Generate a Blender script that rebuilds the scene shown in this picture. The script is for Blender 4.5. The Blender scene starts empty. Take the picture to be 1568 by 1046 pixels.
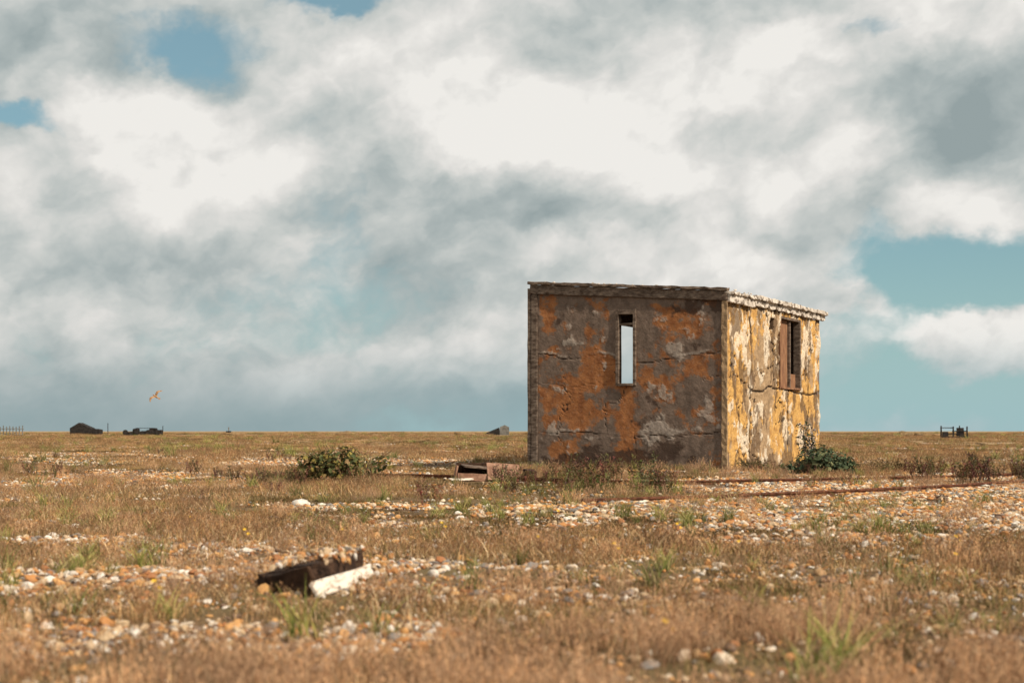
import bpy, bmesh, math, random
import numpy as np
from mathutils import Vector, Matrix
random.seed(7); rng=np.random.default_rng(11)
scene=bpy.context.scene
scene.view_settings.view_transform='Standard'
scene.view_settings.look='None'; scene.view_settings.exposure=0
COL=scene.collection

# ---------------- noise helpers ----------------
def vnoise(x,y,seed=0):
    x=np.asarray(x,float); y=np.asarray(y,float)
    ix=np.floor(x).astype(np.int64); iy=np.floor(y).astype(np.int64)
    fx=x-ix; fy=y-iy; fx=fx*fx*(3-2*fx); fy=fy*fy*(3-2*fy)
    def h(a,b):
        v=(a*374761393+b*668265263+seed*974711)&0xffffffff
        v=((v^(v>>13))*1274126177)&0xffffffff
        v=v^(v>>16)
        return v/4294967296.0
    a=h(ix,iy);b=h(ix+1,iy);c=h(ix,iy+1);d=h(ix+1,iy+1)
    return (a*(1-fx)+b*fx)*(1-fy)+(c*(1-fx)+d*fx)*fy
def fbm(x,y,seed=0,octv=4,g=.5):
    s=0;a=1;t=0
    for i in range(octv):
        s=s+a*vnoise(np.asarray(x)*2**i+17.3*i,np.asarray(y)*2**i-9.1*i,seed+i); t+=a; a*=g
    return s/t
def sstep(a,b,x):
    t=np.clip((x-a)/(b-a),0,1); return t*t*(3-2*t)
def blob(x,y,cx,cy,rx,ry):
    return np.exp(-(((x-cx)/rx)**2+((y-cy)/ry)**2))

# ---------------- terrain functions (metres) ----------------
SH=[(-1.7,5.7,.6,.45,1),(-.75,4.0,.75,.32,.9),(-1.45,6.95,.4,.5,.9),(-.8,6.2,.5,.5,.85),
(2.2,10.2,1.6,1.5,1.2),(3.9,11.8,1.9,2,1.25),(.75,4.95,.5,.28,.8),(1.35,5.0,.4,.3,.8),(-5,15.6,1.2,1.2,.95),(-5,18.5,1.3,1.6,.9),
(-4.5,26,2,3,.8),(-1.8,27,1.3,3,.9),(2.4,16.4,1.4,.9,1.2),(-.55,9,.7,.4,.8),(-1.15,10.9,.6,.5,.9),
(-2.3,7.7,.5,.45,.9),(4.3,14.3,2.5,1.6,1.1),(6,18,2,1.8,.9),(-.3,5.1,.35,.2,.7),(3.2,19.4,1.0,1.2,.9),(1.4,3.9,.35,.2,.5),(1.0,6.2,.5,.4,.5),(0,7.6,.5,.5,.5)]
def shingle(x,y):
    s=np.zeros_like(np.asarray(x,float))
    for cx,cy,rx,ry,w in SH: s=np.maximum(s,w*blob(x,y,cx,cy,rx*1.15,ry*1.15))
    n=fbm(x/1.1,y/1.5,5,4)
    n2=fbm(x/.30,y/.38,31,3)
    base=sstep(.54,.66,fbm(x/2.3,y/3.2,77,4))*.6
    s=np.maximum(s,base*sstep(5,9,y))
    return np.clip(sstep(.34,.68,s+(n-.5)*.9+(n2-.5)*1.1),0,1)
def height(x,y):
    x=np.asarray(x,float); y=np.asarray(y,float)
    r=np.hypot(x,y)
    h=.07*(fbm(x/3.5,y/3.5,3,3)-.5)
    h=h+.06*(fbm(x/.45,y/.45,9,3)-.5)*(1-sstep(7,14,r))
    h=h+.05*blob(x,y,-.62,5.75,.35,.45)
    h=h+.30*(fbm(x/22,y/30,15,3)-.5)*sstep(28,70,r)
    return h

def link(ob,parent=None):
    COL.objects.link(ob)
    if parent is not None: ob.parent=parent
    return ob
def mesh_np(name,verts,faces,attrs=None,smooth=False,mat=None):
    me=bpy.data.meshes.new(name)
    verts=np.asarray(verts,dtype=float)
    me.from_pydata(verts.tolist(),[],faces if isinstance(faces,list) else faces.tolist())
    for k,(typ,data) in (attrs or {}).items():
        a=me.attributes.new(k,typ,'POINT')
        d=np.asarray(data,dtype=np.float32).ravel()
        if typ=='FLOAT': a.data.foreach_set('value',d)
        elif typ=='FLOAT_COLOR': a.data.foreach_set('color',d)
        elif typ=='FLOAT_VECTOR': a.data.foreach_set('vector',d)
        elif typ=='INT': a.data.foreach_set('value',np.asarray(data,dtype=np.int32))
    if smooth: me.polygons.foreach_set('use_smooth',[True]*len(me.polygons))
    if mat: me.materials.append(mat)
    me.update()
    return me

# ---------------- node helper ----------------
class NT:
    def __init__(s,tree): s.t=tree; s.n=tree.nodes; s.l=tree.links
    def node(s,typ,ins=None,**props):
        n=s.n.new(typ)
        for k,v in props.items(): setattr(n,k,v)
        for k,v in (ins or {}).items():
            sock=n.inputs[k]
            if isinstance(v,bpy.types.NodeSocket): s.l.new(v,sock)
            else:
                if isinstance(v,(tuple,list)) and len(v)==3 and sock.type=='RGBA': v=(*v,1)
                sock.default_value=v
        return n
    def m(s,op,a,b=0.0,c=None,clamp=False):
        ins={0:a,1:b}
        if c is not None: ins[2]=c
        n=s.node('ShaderNodeMath',ins,operation=op); n.use_clamp=clamp; return n.outputs[0]
    def vm(s,op,a,b=None,scale=None):
        ins={0:a}
        if b is not None: ins[1]=b
        n=s.node('ShaderNodeVectorMath',ins,operation=op)
        if scale is not None:
            if isinstance(scale,bpy.types.NodeSocket): s.l.new(scale,n.inputs['Scale'])
            else: n.inputs['Scale'].default_value=scale
        return n.outputs['Value'] if op in('LENGTH','DOT_PRODUCT') else n.outputs[0]
    def noise(s,vec,scale,detail=4,rough=.5,dist=0,color=False):
        n=s.node('ShaderNodeTexNoise',{'Vector':vec,'Scale':scale,'Detail':detail,'Roughness':rough,'Distortion':dist})
        return n.outputs['Color'] if color else n.outputs[0]
    def mr(s,v,a,b,c=0.,d=1.,smooth=True):
        n=s.node('ShaderNodeMapRange',{'Value':v,'From Min':a,'From Max':b,'To Min':c,'To Max':d})
        n.interpolation_type='SMOOTHSTEP' if smooth else 'LINEAR'; return n.outputs[0]
    def mix(s,f,a,b,blend='MIX'):
        n=s.n.new('ShaderNodeMix'); n.data_type='RGBA'; n.blend_type=blend; n.clamp_factor=True
        for i,v in((0,f),(6,a),(7,b)):
            if isinstance(v,bpy.types.NodeSocket): s.l.new(v,n.inputs[i])
            else: n.inputs[i].default_value=(*v,1) if isinstance(v,(tuple,list)) and len(v)==3 else v
        return n.outputs[2]
    def ramp(s,f,stops,interp='LINEAR'):
        n=s.n.new('ShaderNodeValToRGB'); r=n.color_ramp; r.interpolation=interp
        while len(r.elements)<len(stops): r.elements.new(.5)
        for e,(p,c) in zip(r.elements,stops): e.position=p; e.color=(*c,1)
        s.l.new(f,n.inputs[0]); return n.outputs[0]
    def attr(s,name,out='Fac',typ='GEOMETRY'):
        n=s.n.new('ShaderNodeAttribute'); n.attribute_name=name; n.attribute_type=typ; return n.outputs[out]
def newmat(name):
    m=bpy.data.materials.new(name); m.use_nodes=True
    t=NT(m.node_tree); bs=m.node_tree.nodes['Principled BSDF']
    bs.inputs['Roughness'].default_value=.9
    bs.inputs['Specular IOR Level'].default_value=.2
    return m,t,bs
def bump(t,bs,h,strength=.5,dist=.01):
    b=t.node('ShaderNodeBump',{'Height':h,'Strength':strength,'Distance':dist})
    t.l.new(b.outputs[0],bs.inputs['Normal'])
def simple(name,c1,c2,scale=6,rough=.9,bs_=.4,bd=.01,metal=0,detail=6,lo=.35,hi=.65,vec_scale=None):
    m,t,bs=newmat(name)
    co=t.node('ShaderNodeTexCoord').outputs['Object']
    if vec_scale: co=t.vm('MULTIPLY',co,vec_scale)
    n=t.noise(co,scale,detail,.65)
    col=t.mix(t.mr(n,lo,hi),c1,c2)
    t.l.new(col,bs.inputs['Base Color']); bs.inputs['Roughness'].default_value=rough; bs.inputs['Metallic'].default_value=metal
    bump(t,bs,t.noise(co,scale*4,6,.7),bs_,bd)
    return m

# ---------------- camera ----------------
cam=bpy.data.cameras.new('camera'); cam.lens=50; cam.sensor_width=36
cam.shift_y=137/1568; cam.clip_start=.05; cam.clip_end=12000
cam.dof.use_dof=True; cam.dof.focus_distance=20.5; cam.dof.aperture_fstop=4.0
co=bpy.data.objects.new('camera',cam); co.location=(0,0,.6); co.rotation_euler=(math.pi/2,0,0); link(co); scene.camera=co

# ---------------- sun ----------------
EL=math.radians(40)
sv=Vector((.77*math.cos(EL),-.638*math.cos(EL),math.sin(EL)))
sl=bpy.data.lights.new('sun','SUN'); sl.energy=5.0; sl.angle=math.radians(.6); sl.color=(1,.88,.73)
so=bpy.data.objects.new('sun',sl); so.rotation_euler=(-sv).to_track_quat('-Z','Y').to_euler(); so.location=(10,-10,20); link(so)

# ---------------- sky ----------------
w=bpy.data.worlds.new('World'); scene.world=w; w.use_nodes=True
t=NT(w.node_tree); bg=w.node_tree.nodes['Background']; bg.inputs[1].default_value=.1
dirv=t.vm('NORMALIZE',t.node('ShaderNodeTexCoord').outputs['Generated'])
sky=t.node('ShaderNodeTexSky',sky_type='NISHITA'); sky.sun_disc=False
sky.sun_elevation=EL; sky.sun_rotation=math.atan2(.77,-.638); sky.air_density=1; sky.dust_density=.6; sky.ozone_density=2
sep=t.node('ShaderNodeSeparateXYZ',{0:dirv}); Z=sep.outputs[2]; XX=sep.outputs[0]
def D(px,py):
    v=Vector(((px-784)/2178,1,(660-py)/2178)); return v.normalized()
warp=t.noise(t.vm('MULTIPLY',dirv,(1,1,1.3)),11,5,.62,color=True)
warp=t.vm('SCALE',t.vm('SUBTRACT',warp,(.5,.5,.5)),scale=.085)
dw=t.vm('ADD',dirv,warp)
def B(px,py,rx,ry,wt):
    c=D(px,py); d=t.vm('SUBTRACT',dw,tuple(c))
    d=t.vm('MULTIPLY',d,(2178/rx,3,2178/ry)); L=t.vm('LENGTH',d)
    return t.m('MULTIPLY',t.mr(L,1.5,0.),wt)
def SUM(l):
    a=B(*l[0])
    for q in l[1:]: a=t.m('ADD',a,B(*q))
    return a
# cloud streets rise toward the right: rotate and stretch the noise domain
ca,sa_=math.cos(math.radians(17)),math.sin(math.radians(17))
dw2=t.vm('ADD',dirv,t.vm('SCALE',warp,scale=.42))
v0=t.node('ShaderNodeCombineXYZ',{0:t.m('MULTIPLY',t.vm('DOT_PRODUCT',dw2,(ca,0,sa_)),.95),1:sep.outputs[1],2:t.m('MULTIPLY',t.vm('DOT_PRODUCT',dw2,(-sa_,0,ca)),1.35)}).outputs[0]
v0=t.vm('ADD',v0,(5.3,2.2,1.1))
f0=t.noise(v0,6.8,8,.55)
fa=t.noise(v0,6.8,6,.54)
f1=t.noise(t.vm('ADD',v0,(.018,0,.036)),6.8,5,.52)
f2=t.noise(t.vm('ADD',t.vm('MULTIPLY',dw,(1,1,2.0)),(3.1,1.7,.4)),3.0,4,.45)
gap=SUM([(1450,455,300,105,-.42),(1480,610,420,75,-.34),(520,0,90,36,-.36),(270,55,120,50,-.24),(15,185,110,26,-.27),(1370,38,110,26,-.22),
 (1525,520,120,60,.42),(1185,425,110,42,.28),(1270,470,90,36,.24)])
cov=t.mr(t.m('ADD',t.m('ADD',f0,.23),gap),.43,.63)
brt=SUM([(150,590,600,65,-.20),(1520,180,150,130,-.30),(740,300,330,55,-.18),(250,385,320,32,-.14),(60,30,280,70,-.18),(1000,325,300,32,-.12),(1290,110,110,50,-.10),(560,480,300,40,-.08),
 (920,150,430,110,.20),(170,160,170,55,.22),(420,250,220,60,.14),(840,390,440,36,.20),(300,455,260,50,.20),(1320,290,340,70,.20),(1200,50,300,50,.16),(660,180,220,55,.18),(1520,525,110,40,.3),(1185,425,110,35,.25),(60,250,220,40,.10),(330,530,380,16,.12),(680,565,160,22,.14)])
rel=t.m('MULTIPLY',t.m('SUBTRACT',fa,f1),3.0)
sh=t.m('ADD',t.m('ADD',t.m('ADD',.62,rel),t.m('MULTIPLY',t.m('SUBTRACT',f2,.5),.7)),brt)
sh=t.m('ADD',sh,t.m('MULTIPLY',t.m('SUBTRACT',f0,.5),.6))
cc=t.ramp(sh,[(0,(.30,.36,.365)),(.3,(.42,.47,.465)),(.55,(.57,.595,.575)),(.8,(.73,.72,.69)),(1,(.86,.84,.80))])
hz=t.mix(t.mr(XX,-.25,.25),(.25,.345,.365),(.33,.48,.51))
cc=t.mix(t.mr(Z,0,.075,.85,0),cc,hz)
cc=t.vm('SCALE',cc,scale=10)
blue=t.mix(1.0,sky.outputs[0],(.66,.84,.76),'MULTIPLY')
blue=t.mix(t.mr(Z,0,.13,.9,.4),blue,(3.5,5.3,5.6))
t.l.new(t.mix(cov,blue,cc),bg.inputs[0])

# ---------------- ground ----------------
n=340; b=.0255; a=.62
u=np.arange(-n,n+1); g=np.sign(u)*a*(np.exp(b*np.abs(u))-1)
X,Y=np.meshgrid(g,g+6.0)
Zg=height(X,Y); S=shingle(X,Y)
V=np.stack([X.ravel(),Y.ravel(),Zg.ravel()],1); N=2*n+1
i=np.arange(N-1); I,J=np.meshgrid(i,i); base=(J*N+I).ravel()
F=np.stack([base,base+1,base+N+1,base+N],1)
gm,t,bs=newmat('shingle_turf')
P=t.node('ShaderNodeNewGeometry').outputs['Position']
sa=t.attr('shingle')
vor=t.node('ShaderNodeTexVoronoi',{'Vector':P,'Scale':52.}); 
sepc=t.node('ShaderNodeSeparateColor',{0:vor.outputs['Color']}).outputs[0]
peb=t.ramp(sepc,[(0,(.16,.09,.05)),(.2,(.42,.2,.08)),(.4,(.5,.34,.19)),(.6,(.3,.16,.08)),(.75,(.55,.43,.29)),(.9,(.2,.17,.15)),(1,(.65,.58,.47))],'CONSTANT')
peb=t.mix(t.mr(vor.outputs['Distance'],.25,.6),peb,(.09,.055,.03))
nf=t.noise(P,11,8,.7); nb=t.noise(P,.8,5,.6)
turf=t.ramp(nf,[(.3,(.07,.04,.018)),(.5,(.15,.092,.042)),(.7,(.28,.18,.09))])
turf=t.mix(t.mr(nb,.4,.65),turf,(.14,.10,.042))
near=t.mix(t.mr(t.m('ADD',sa,t.m('MULTIPLY',t.m('SUBTRACT',nf,.5),1.1)),.15,.45),turf,peb)
Pf=t.vm('MULTIPLY',P,(.12,.12,.12)); nfar=t.noise(Pf,1.6,9,.68)
far=t.ramp(nfar,[(.34,(.17,.11,.05)),(.47,(.28,.18,.085)),(.56,(.42,.29,.15)),(.66,(.58,.44,.27))])
Ld=t.vm('LENGTH',P)
col=t.mix(t.mr(Ld,25,60),near,far)
t.l.new(col,bs.inputs['Base Color'])
bump(t,bs,t.m('ADD',t.m('MULTIPLY',vor.outputs['Distance'],-1),nf),.8,.015)
gme=mesh_np('ground',V,F,{'shingle':('FLOAT',S.ravel())},True,gm)
link(bpy.data.objects.new('ground',gme))

# ---------------- instancing via geometry nodes ----------------
def scatter(name,protos,pts,rot,scl,idx):
    c=bpy.data.collections.new(name+'_kinds')
    for k,o in enumerate(protos): c.objects.link(o)
    me=mesh_np(name,pts,[],{'rot':('FLOAT_VECTOR',rot),'scl':('FLOAT_VECTOR',scl),'idx':('INT',idx)})
    ob=bpy.data.objects.new(name,me); link(ob)
    ng=bpy.data.node_groups.new(name+'_gn','GeometryNodeTree')
    ng.interface.new_socket('Geometry',in_out='INPUT',socket_type='NodeSocketGeometry')
    ng.interface.new_socket('Geometry',in_out='OUTPUT',socket_type='NodeSocketGeometry')
    gi=ng.nodes.new('NodeGroupInput'); go=ng.nodes.new('NodeGroupOutput')
    ip=ng.nodes.new('GeometryNodeInstanceOnPoints'); ci=ng.nodes.new('GeometryNodeCollectionInfo')
    ci.inputs['Collection'].default_value=c; ci.inputs['Separate Children'].default_value=True; ci.inputs['Reset Children'].default_value=True
    ip.inputs['Pick Instance'].default_value=True
    def na(nm,typ):
        q=ng.nodes.new('GeometryNodeInputNamedAttribute'); q.data_type=typ; q.inputs[0].default_value=nm; return q.outputs[0]
    L=ng.links.new
    L(gi.outputs[0],ip.inputs['Points']); L(ci.outputs[0],ip.inputs['Instance'])
    L(na('idx','INT'),ip.inputs['Instance Index']); L(na('rot','FLOAT_VECTOR'),ip.inputs['Rotation']); L(na('scl','FLOAT_VECTOR'),ip.inputs['Scale'])
    L(ip.outputs[0],go.inputs[0])
    md=ob.modifiers.new('scatter','NODES'); md.node_group=ng
    return ob
BC=np.array([3.16,21.0]); BX=np.array([.489,.873]); BY=np.array([-.873,.489])
def inside_building(x,y,pad=.03):
    q0=(x-BC[0])*BX[0]+(y-BC[1])*BX[1]; q1=(x-BC[0])*BY[0]+(y-BC[1])*BY[1]
    return (q0>-pad)&(q0<4.58+pad)&(q1>-pad)&(q1<3.25+pad)
def sample(y0,y1,dens,side=.41,extra=.6):
    area=(side*(y1**2-y0**2)+2*extra*(y1-y0)); k=int(area*dens)
    y=np.sqrt(rng.uniform(0,1,k)*(y1**2-y0**2)+y0**2); x=rng.uniform(-1,1,k)*(side*y+extra)
    ok=~inside_building(x,y); return x[ok],y[ok]

# pebbles
PAL=np.array([(.54,.40,.25),(.46,.21,.07),(.62,.52,.40),(.34,.14,.055),(.21,.195,.18),(.74,.69,.61),(.38,.24,.12),(.56,.30,.11),(.14,.095,.07),(.50,.37,.24)])
pm,t,bs=newmat('pebble_stone')
oi=t.node('ShaderNodeObjectInfo').outputs['Random']
c=t.ramp(oi,[(k/10,tuple(PAL[k])) for k in range(10)],'CONSTANT')
tc=t.node('ShaderNodeTexCoord').outputs['Object']
c=t.mix(t.mr(t.noise(tc,2.2,5,.6),.4,.7,0,.6),c,(.30,.16,.07))
t.l.new(c,bs.inputs['Base Color']); bs.inputs['Roughness'].default_value=.65
pmc,t,bs=newmat('pebble_stone_drift')
t.l.new(t.attr('Col','Color'),bs.inputs['Base Color']); bs.inputs['Roughness'].default_value=.75
def ico(sub):
    bm=bmesh.new(); bmesh.ops.create_icosphere(bm,subdivisions=sub,radius=1)
    v=np.array([q.co[:] for q in bm.verts]); f=np.array([[q.index for q in p.verts] for p in bm.faces]); bm.free(); return v,f
iv2,if2=ico(2); iv1,if1=ico(1)
def stone(v,seed,r=rng,rough=.10):
    ax=r.uniform(.65,1.3,3); ax[2]*=.62
    k=r.normal(0,1,(4,3)); d=sum(rough*np.sin(2.3*(v@kk)+seed+j) for j,kk in enumerate(k))
    v=v*(1+d[:,None])
    for _ in range(3):
        nn=r.normal(0,1,3); nn/=np.linalg.norm(nn); dd=v@nn; v=v-np.outer(np.maximum(dd-r.uniform(.5,.85),0),nn)
    return v*ax
pr=[]
for k in range(10):
    me=mesh_np('pebble%d'%k,stone(iv2,k*3.1),if2,None,k%2==0,pm); pr.append(bpy.data.objects.new('pebble_%02d'%k,me))
x,y=sample(2.6,10,2300)
s=shingle(x,y); cl=sstep(.42,.58,fbm(x/.12,y/.16,712,3)); keep=rng.uniform(0,1,len(x))<(.04+.30*cl*sstep(.2,.0,s)+.9*s)
x=x[keep];y=y[keep];k=len(x)
r=np.clip(rng.lognormal(math.log(.0080),.50,k),.0035,.026)
scl=np.stack([r,r,r],1)
scatter('shingle_pebbles',pr,np.stack([x,y,height(x,y)+r*.35],1),np.stack([rng.normal(0,.35,k),rng.normal(0,.35,k),rng.uniform(0,6.28,k)],1),scl,rng.integers(0,10,k))
pr=[]
for q in range(9):
    sparse=q>=6
    vs=[];fs=[];cs=[];o=0
    for j in range(36 if sparse else 190):
        rr=(.4 if sparse else .25)*math.sqrt(rng.uniform()); an=rng.uniform(0,6.28); R=np.clip(rng.lognormal(math.log(.0105),.48),.005,.030)
        v=stone(iv1,j)*R; c_,s_=math.cos(an*3),math.sin(an*3)
        v=v@np.array([[c_,-s_,0],[s_,c_,0],[0,0,1]])
        v=v+np.array([rr*math.cos(an),rr*math.sin(an),R*.4]); vs.append(v); fs.append(if1+o); o+=len(v)
        cc_=PAL[rng.integers(0,10)]*rng.uniform(.8,1.15)*np.array([1,.96,.9]); cs.append(np.tile([*cc_,1],(len(v),1)))
    me=mesh_np('peb_cluster%d'%q,np.concatenate(vs),np.concatenate(fs),{'Col':('FLOAT_COLOR',np.concatenate(cs))},False,pmc)
    pr.append(bpy.data.objects.new('pebble_drift_%02d'%q,me))
xs=[];ys=[];ids=[]
for y0,y1,dn in((9.6,22,11),(22,45,4.5),(45,75,1.4)):
    x,y=sample(y0,y1,dn); s=shingle(x,y); kp=rng.uniform(0,1,len(x))<s*.97; xs.append(x[kp]);ys.append(y[kp]); ids.append(rng.integers(0,6,kp.sum()))
x,y=sample(9.6,40,2.6); xs.append(x);ys.append(y);ids.append(rng.integers(6,9,len(x)))
x=np.concatenate(xs);y=np.concatenate(ys);ids=np.concatenate(ids);k=len(x); sc=rng.uniform(.85,1.2,k)*np.where(y>25,1.35,1)
scatter('shingle_drifts',pr,np.stack([x,y,height(x,y)+.004],1),np.stack([0*x,0*x,rng.uniform(0,6.28,k)],1),np.stack([sc,sc,sc],1),ids)

# ------------- grass --------------
def leafmat(name,trans=0):
    m,t,bs=newmat(name)
    oi=t.node('ShaderNodeObjectInfo').outputs['Random']
    c=t.mix(1.,t.attr('Col','Color'),t.ramp(oi,[(0,(.60,.58,.56)),(.5,(1,.98,.96)),(1,(1.34,1.24,1.06))]),'MULTIPLY')
    t.l.new(c,bs.inputs['Base Color'])
    if trans:
        tr=t.node('ShaderNodeBsdfTranslucent',{'Color':c}); mx=t.node('ShaderNodeMixShader',{0:trans,1:bs.outputs[0],2:tr.outputs[0]})
        t.l.new(mx.outputs[0],m.node_tree.nodes['Material Output'].inputs[0])
    return m
GM=leafmat('dry_grass')
def blades(nb,R,h0,h1,wd,lean,cols,head=0.,seedc=(.3,.17,.09)):
    T=np.array([0,.35,.7,1.]); vs=[];fs=[];cs=[];o=0
    for _ in range(nb):
        rr=R*math.sqrt(rng.uniform()); an=rng.uniform(0,6.28); bx,by=rr*math.cos(an),rr*math.sin(an)
        h=rng.uniform(h0,h1)*(1-.35*rr/R); la=rng.uniform(0,6.28); ln=lean*h*rng.uniform(.2,1.2)
        wa=rng.uniform(0,3.14); wx,wy=math.cos(wa)*wd*rng.uniform(.6,1.3)/2,math.sin(wa)*wd/2
        c0=np.array(cols[rng.integers(0,len(cols))])*rng.uniform(.75,1.2)
        px=bx+math.cos(la)*ln*T**2; py=by+math.sin(la)*ln*T**2; pz=h*T-.01
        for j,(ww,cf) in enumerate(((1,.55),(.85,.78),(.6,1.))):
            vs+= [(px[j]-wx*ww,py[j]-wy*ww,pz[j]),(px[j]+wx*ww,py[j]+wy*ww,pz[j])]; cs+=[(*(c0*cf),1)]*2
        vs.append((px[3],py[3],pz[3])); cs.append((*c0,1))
        fs+=[(o,o+1,o+3,o+2),(o+2,o+3,o+5,o+4),(o+4,o+5,o+6)]; o+=7
        if rng.uniform()<head:
            sc_=np.array(seedc)*rng.uniform(.7,1.35)
            for q in range(9):
                tt=rng.uniform(.68,1.03); cx=bx+math.cos(la)*ln*tt**2; cy=by+math.sin(la)*ln*tt**2; cz=h*tt
                L=.009*rng.uniform(.6,1.3); aa=rng.uniform(0,6.28); ex,ey=math.cos(aa)*.004,math.sin(aa)*.004
                vs+=[(cx-ey*.4,cy+ex*.4,cz),(cx+ey*.4,cy-ex*.4,cz),(cx+ex,cy+ey,cz+L)]; cs+=[(*sc_,1)]*3; fs.append((o,o+1,o+2)); o+=3
    return vs,fs,cs
def gproto(name,*a,**k):
    v,f,c=blades(*a,**k); me=mesh_np(name,v,f,{'Col':('FLOAT_COLOR',c)},False,GM); return bpy.data.objects.new(name,me)
TAN=[(.56,.38,.20),(.48,.30,.15),(.38,.22,.11),(.66,.50,.31)]
RED=[(.38,.215,.12),(.30,.155,.085),(.48,.30,.18),(.60,.44,.27)]
OLV=[(.18,.15,.052),(.23,.17,.07),(.135,.12,.04),(.33,.215,.10),(.42,.29,.14)]
GRN=[(.14,.18,.042),(.22,.24,.065),(.32,.30,.10),(.44,.38,.17)]
MOS=[(.11,.07,.03),(.165,.10,.045),(.21,.125,.055),(.125,.105,.038)]
G=[]
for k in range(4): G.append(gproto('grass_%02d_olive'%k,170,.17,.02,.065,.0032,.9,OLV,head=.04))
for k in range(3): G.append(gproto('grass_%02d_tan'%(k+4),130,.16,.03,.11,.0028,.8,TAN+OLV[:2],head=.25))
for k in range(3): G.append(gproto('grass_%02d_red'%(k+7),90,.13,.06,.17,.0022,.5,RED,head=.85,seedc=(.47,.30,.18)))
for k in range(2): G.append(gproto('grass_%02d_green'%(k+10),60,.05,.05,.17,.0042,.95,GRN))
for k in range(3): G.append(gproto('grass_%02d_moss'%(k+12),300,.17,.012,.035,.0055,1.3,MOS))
xs=[];ys=[];ids=[];sc=[]
def addg(y0,y1,dn,s0,s1,side=.41):
    x,y=sample(y0,y1,dn,side); s=shingle(x,y); k=len(x)
    gapn=sstep(.46,.58,fbm(x/.45,y/.6,131,3))
    kp=rng.uniform(0,1,k)<(1-.90*s)*(1-.45*gapn*(y<14)); x=x[kp];y=y[kp];k=len(x)
    tn=fbm(x/1.6,y/2.2,55,3)+rng.normal(0,.05,k); gn=fbm(x/.9,y/1.2,91,3)+rng.normal(0,.06,k)
    id_=np.where(tn<.46,rng.integers(12,15,k),np.where(tn<.56,rng.integers(0,4,k),rng.integers(4,7,k)))
    id_=np.where((gn>.64)&(rng.uniform(0,1,k)<.35),rng.integers(10,12,k),id_)
    xs.append(x);ys.append(y);ids.append(id_);sc.append(rng.uniform(s0,s1,k)*np.where(rng.uniform(0,1,k)<.14,1.4,1))
addg(2.7,10,44,.55,1.1); addg(10,24,21,.75,1.2); addg(24,60,7,1.0,1.8); addg(60,170,1.0,2.2,4.0); addg(170,420,.10,4,7,.4)
x,y=sample(2.35,4.8,100,.42,.5); p=sstep(4.7,3.4,y)*sstep(-1.0,.2,x+.3*(3.4-y)*2)+.7*sstep(3.55,3.0,y); p=p*sstep(.36,.55,fbm(x/.3,y/.3,8,3))*1.25
kp=rng.uniform(0,1,len(x))<p; x=x[kp];y=y[kp];k=len(x)
xs.append(x);ys.append(y);ids.append(rng.integers(7,10,k));sc.append(rng.uniform(.55,1.05,k))
x,y=sample(4.6,22,3.2); tn=fbm(x/1.3,y/1.8,5,3); kp=tn>.46; x=x[kp];y=y[kp];k=len(x)
xs.append(x);ys.append(y);ids.append(rng.integers(7,10,k));sc.append(rng.uniform(.6,1.0,k))
x,y=sample(2.8,12,3.2,.42); kp=rng.uniform(0,1,len(x))<.6*(1+(x>0)); x=x[kp];y=y[kp];k=len(x)
xs.append(x);ys.append(y);ids.append(rng.integers(10,12,k));sc.append(rng.uniform(.5,1.15,k))
tt=rng.uniform(0,1,130); x=BC[0]+BY[0]*3.3*tt-BX[0]*rng.uniform(.08,.5,130); y=BC[1]+BY[1]*3.3*tt-BX[1]*rng.uniform(.08,.5,130)
xs.append(x);ys.append(y);ids.append(rng.choice([0,1,4,5,10,7,12],130));sc.append(rng.uniform(.6,1.4,130))
x=np.concatenate(xs);y=np.concatenate(ys);ids=np.concatenate(ids);sc=np.concatenate(sc)
kill=(np.abs(x+.72)<.2)&(y>4.75)&(y<5.35)
kill|=(np.abs(x+.3)<.45)&(y>16.5)&(y<17.7)
NR=[(.55,11.2),(1.6,11.75),(3.0,12.75),(4.4,14.1),(5.9,16.0),(8,19)]
FR=[(-2.2,18.9),(-.6,17.9),(.9,15.8),(1.8,15.3),(3.5,16.2),(5.4,17.5),(9,20.5)]
def near_rail(x,y,R,dy0,dy1):
    yr=np.interp(x,[q[0] for q in R],[q[1] for q in R]); return (x>R[0][0])&(y>yr-dy0)&(y<yr+dy1)
pk=rng.uniform(0,1,len(x))
kill|=near_rail(x,y,NR,.6,.2)&(pk<.7)|near_rail(x,y,FR,.8,.2)&(pk<.7)&(x>1.2)
x=x[~kill];y=y[~kill];ids=ids[~kill];sc=sc[~kill];k=len(x)
zs=sc*np.where(y>60,.55,1)*rng.uniform(.8,1.2,k)
scatter('grass',G,np.stack([x,y,height(x,y)],1),np.stack([rng.normal(0,.06,k),rng.normal(0,.06,k),rng.uniform(0,6.28,k)],1),np.stack([sc,sc,zs],1),ids)

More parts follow.
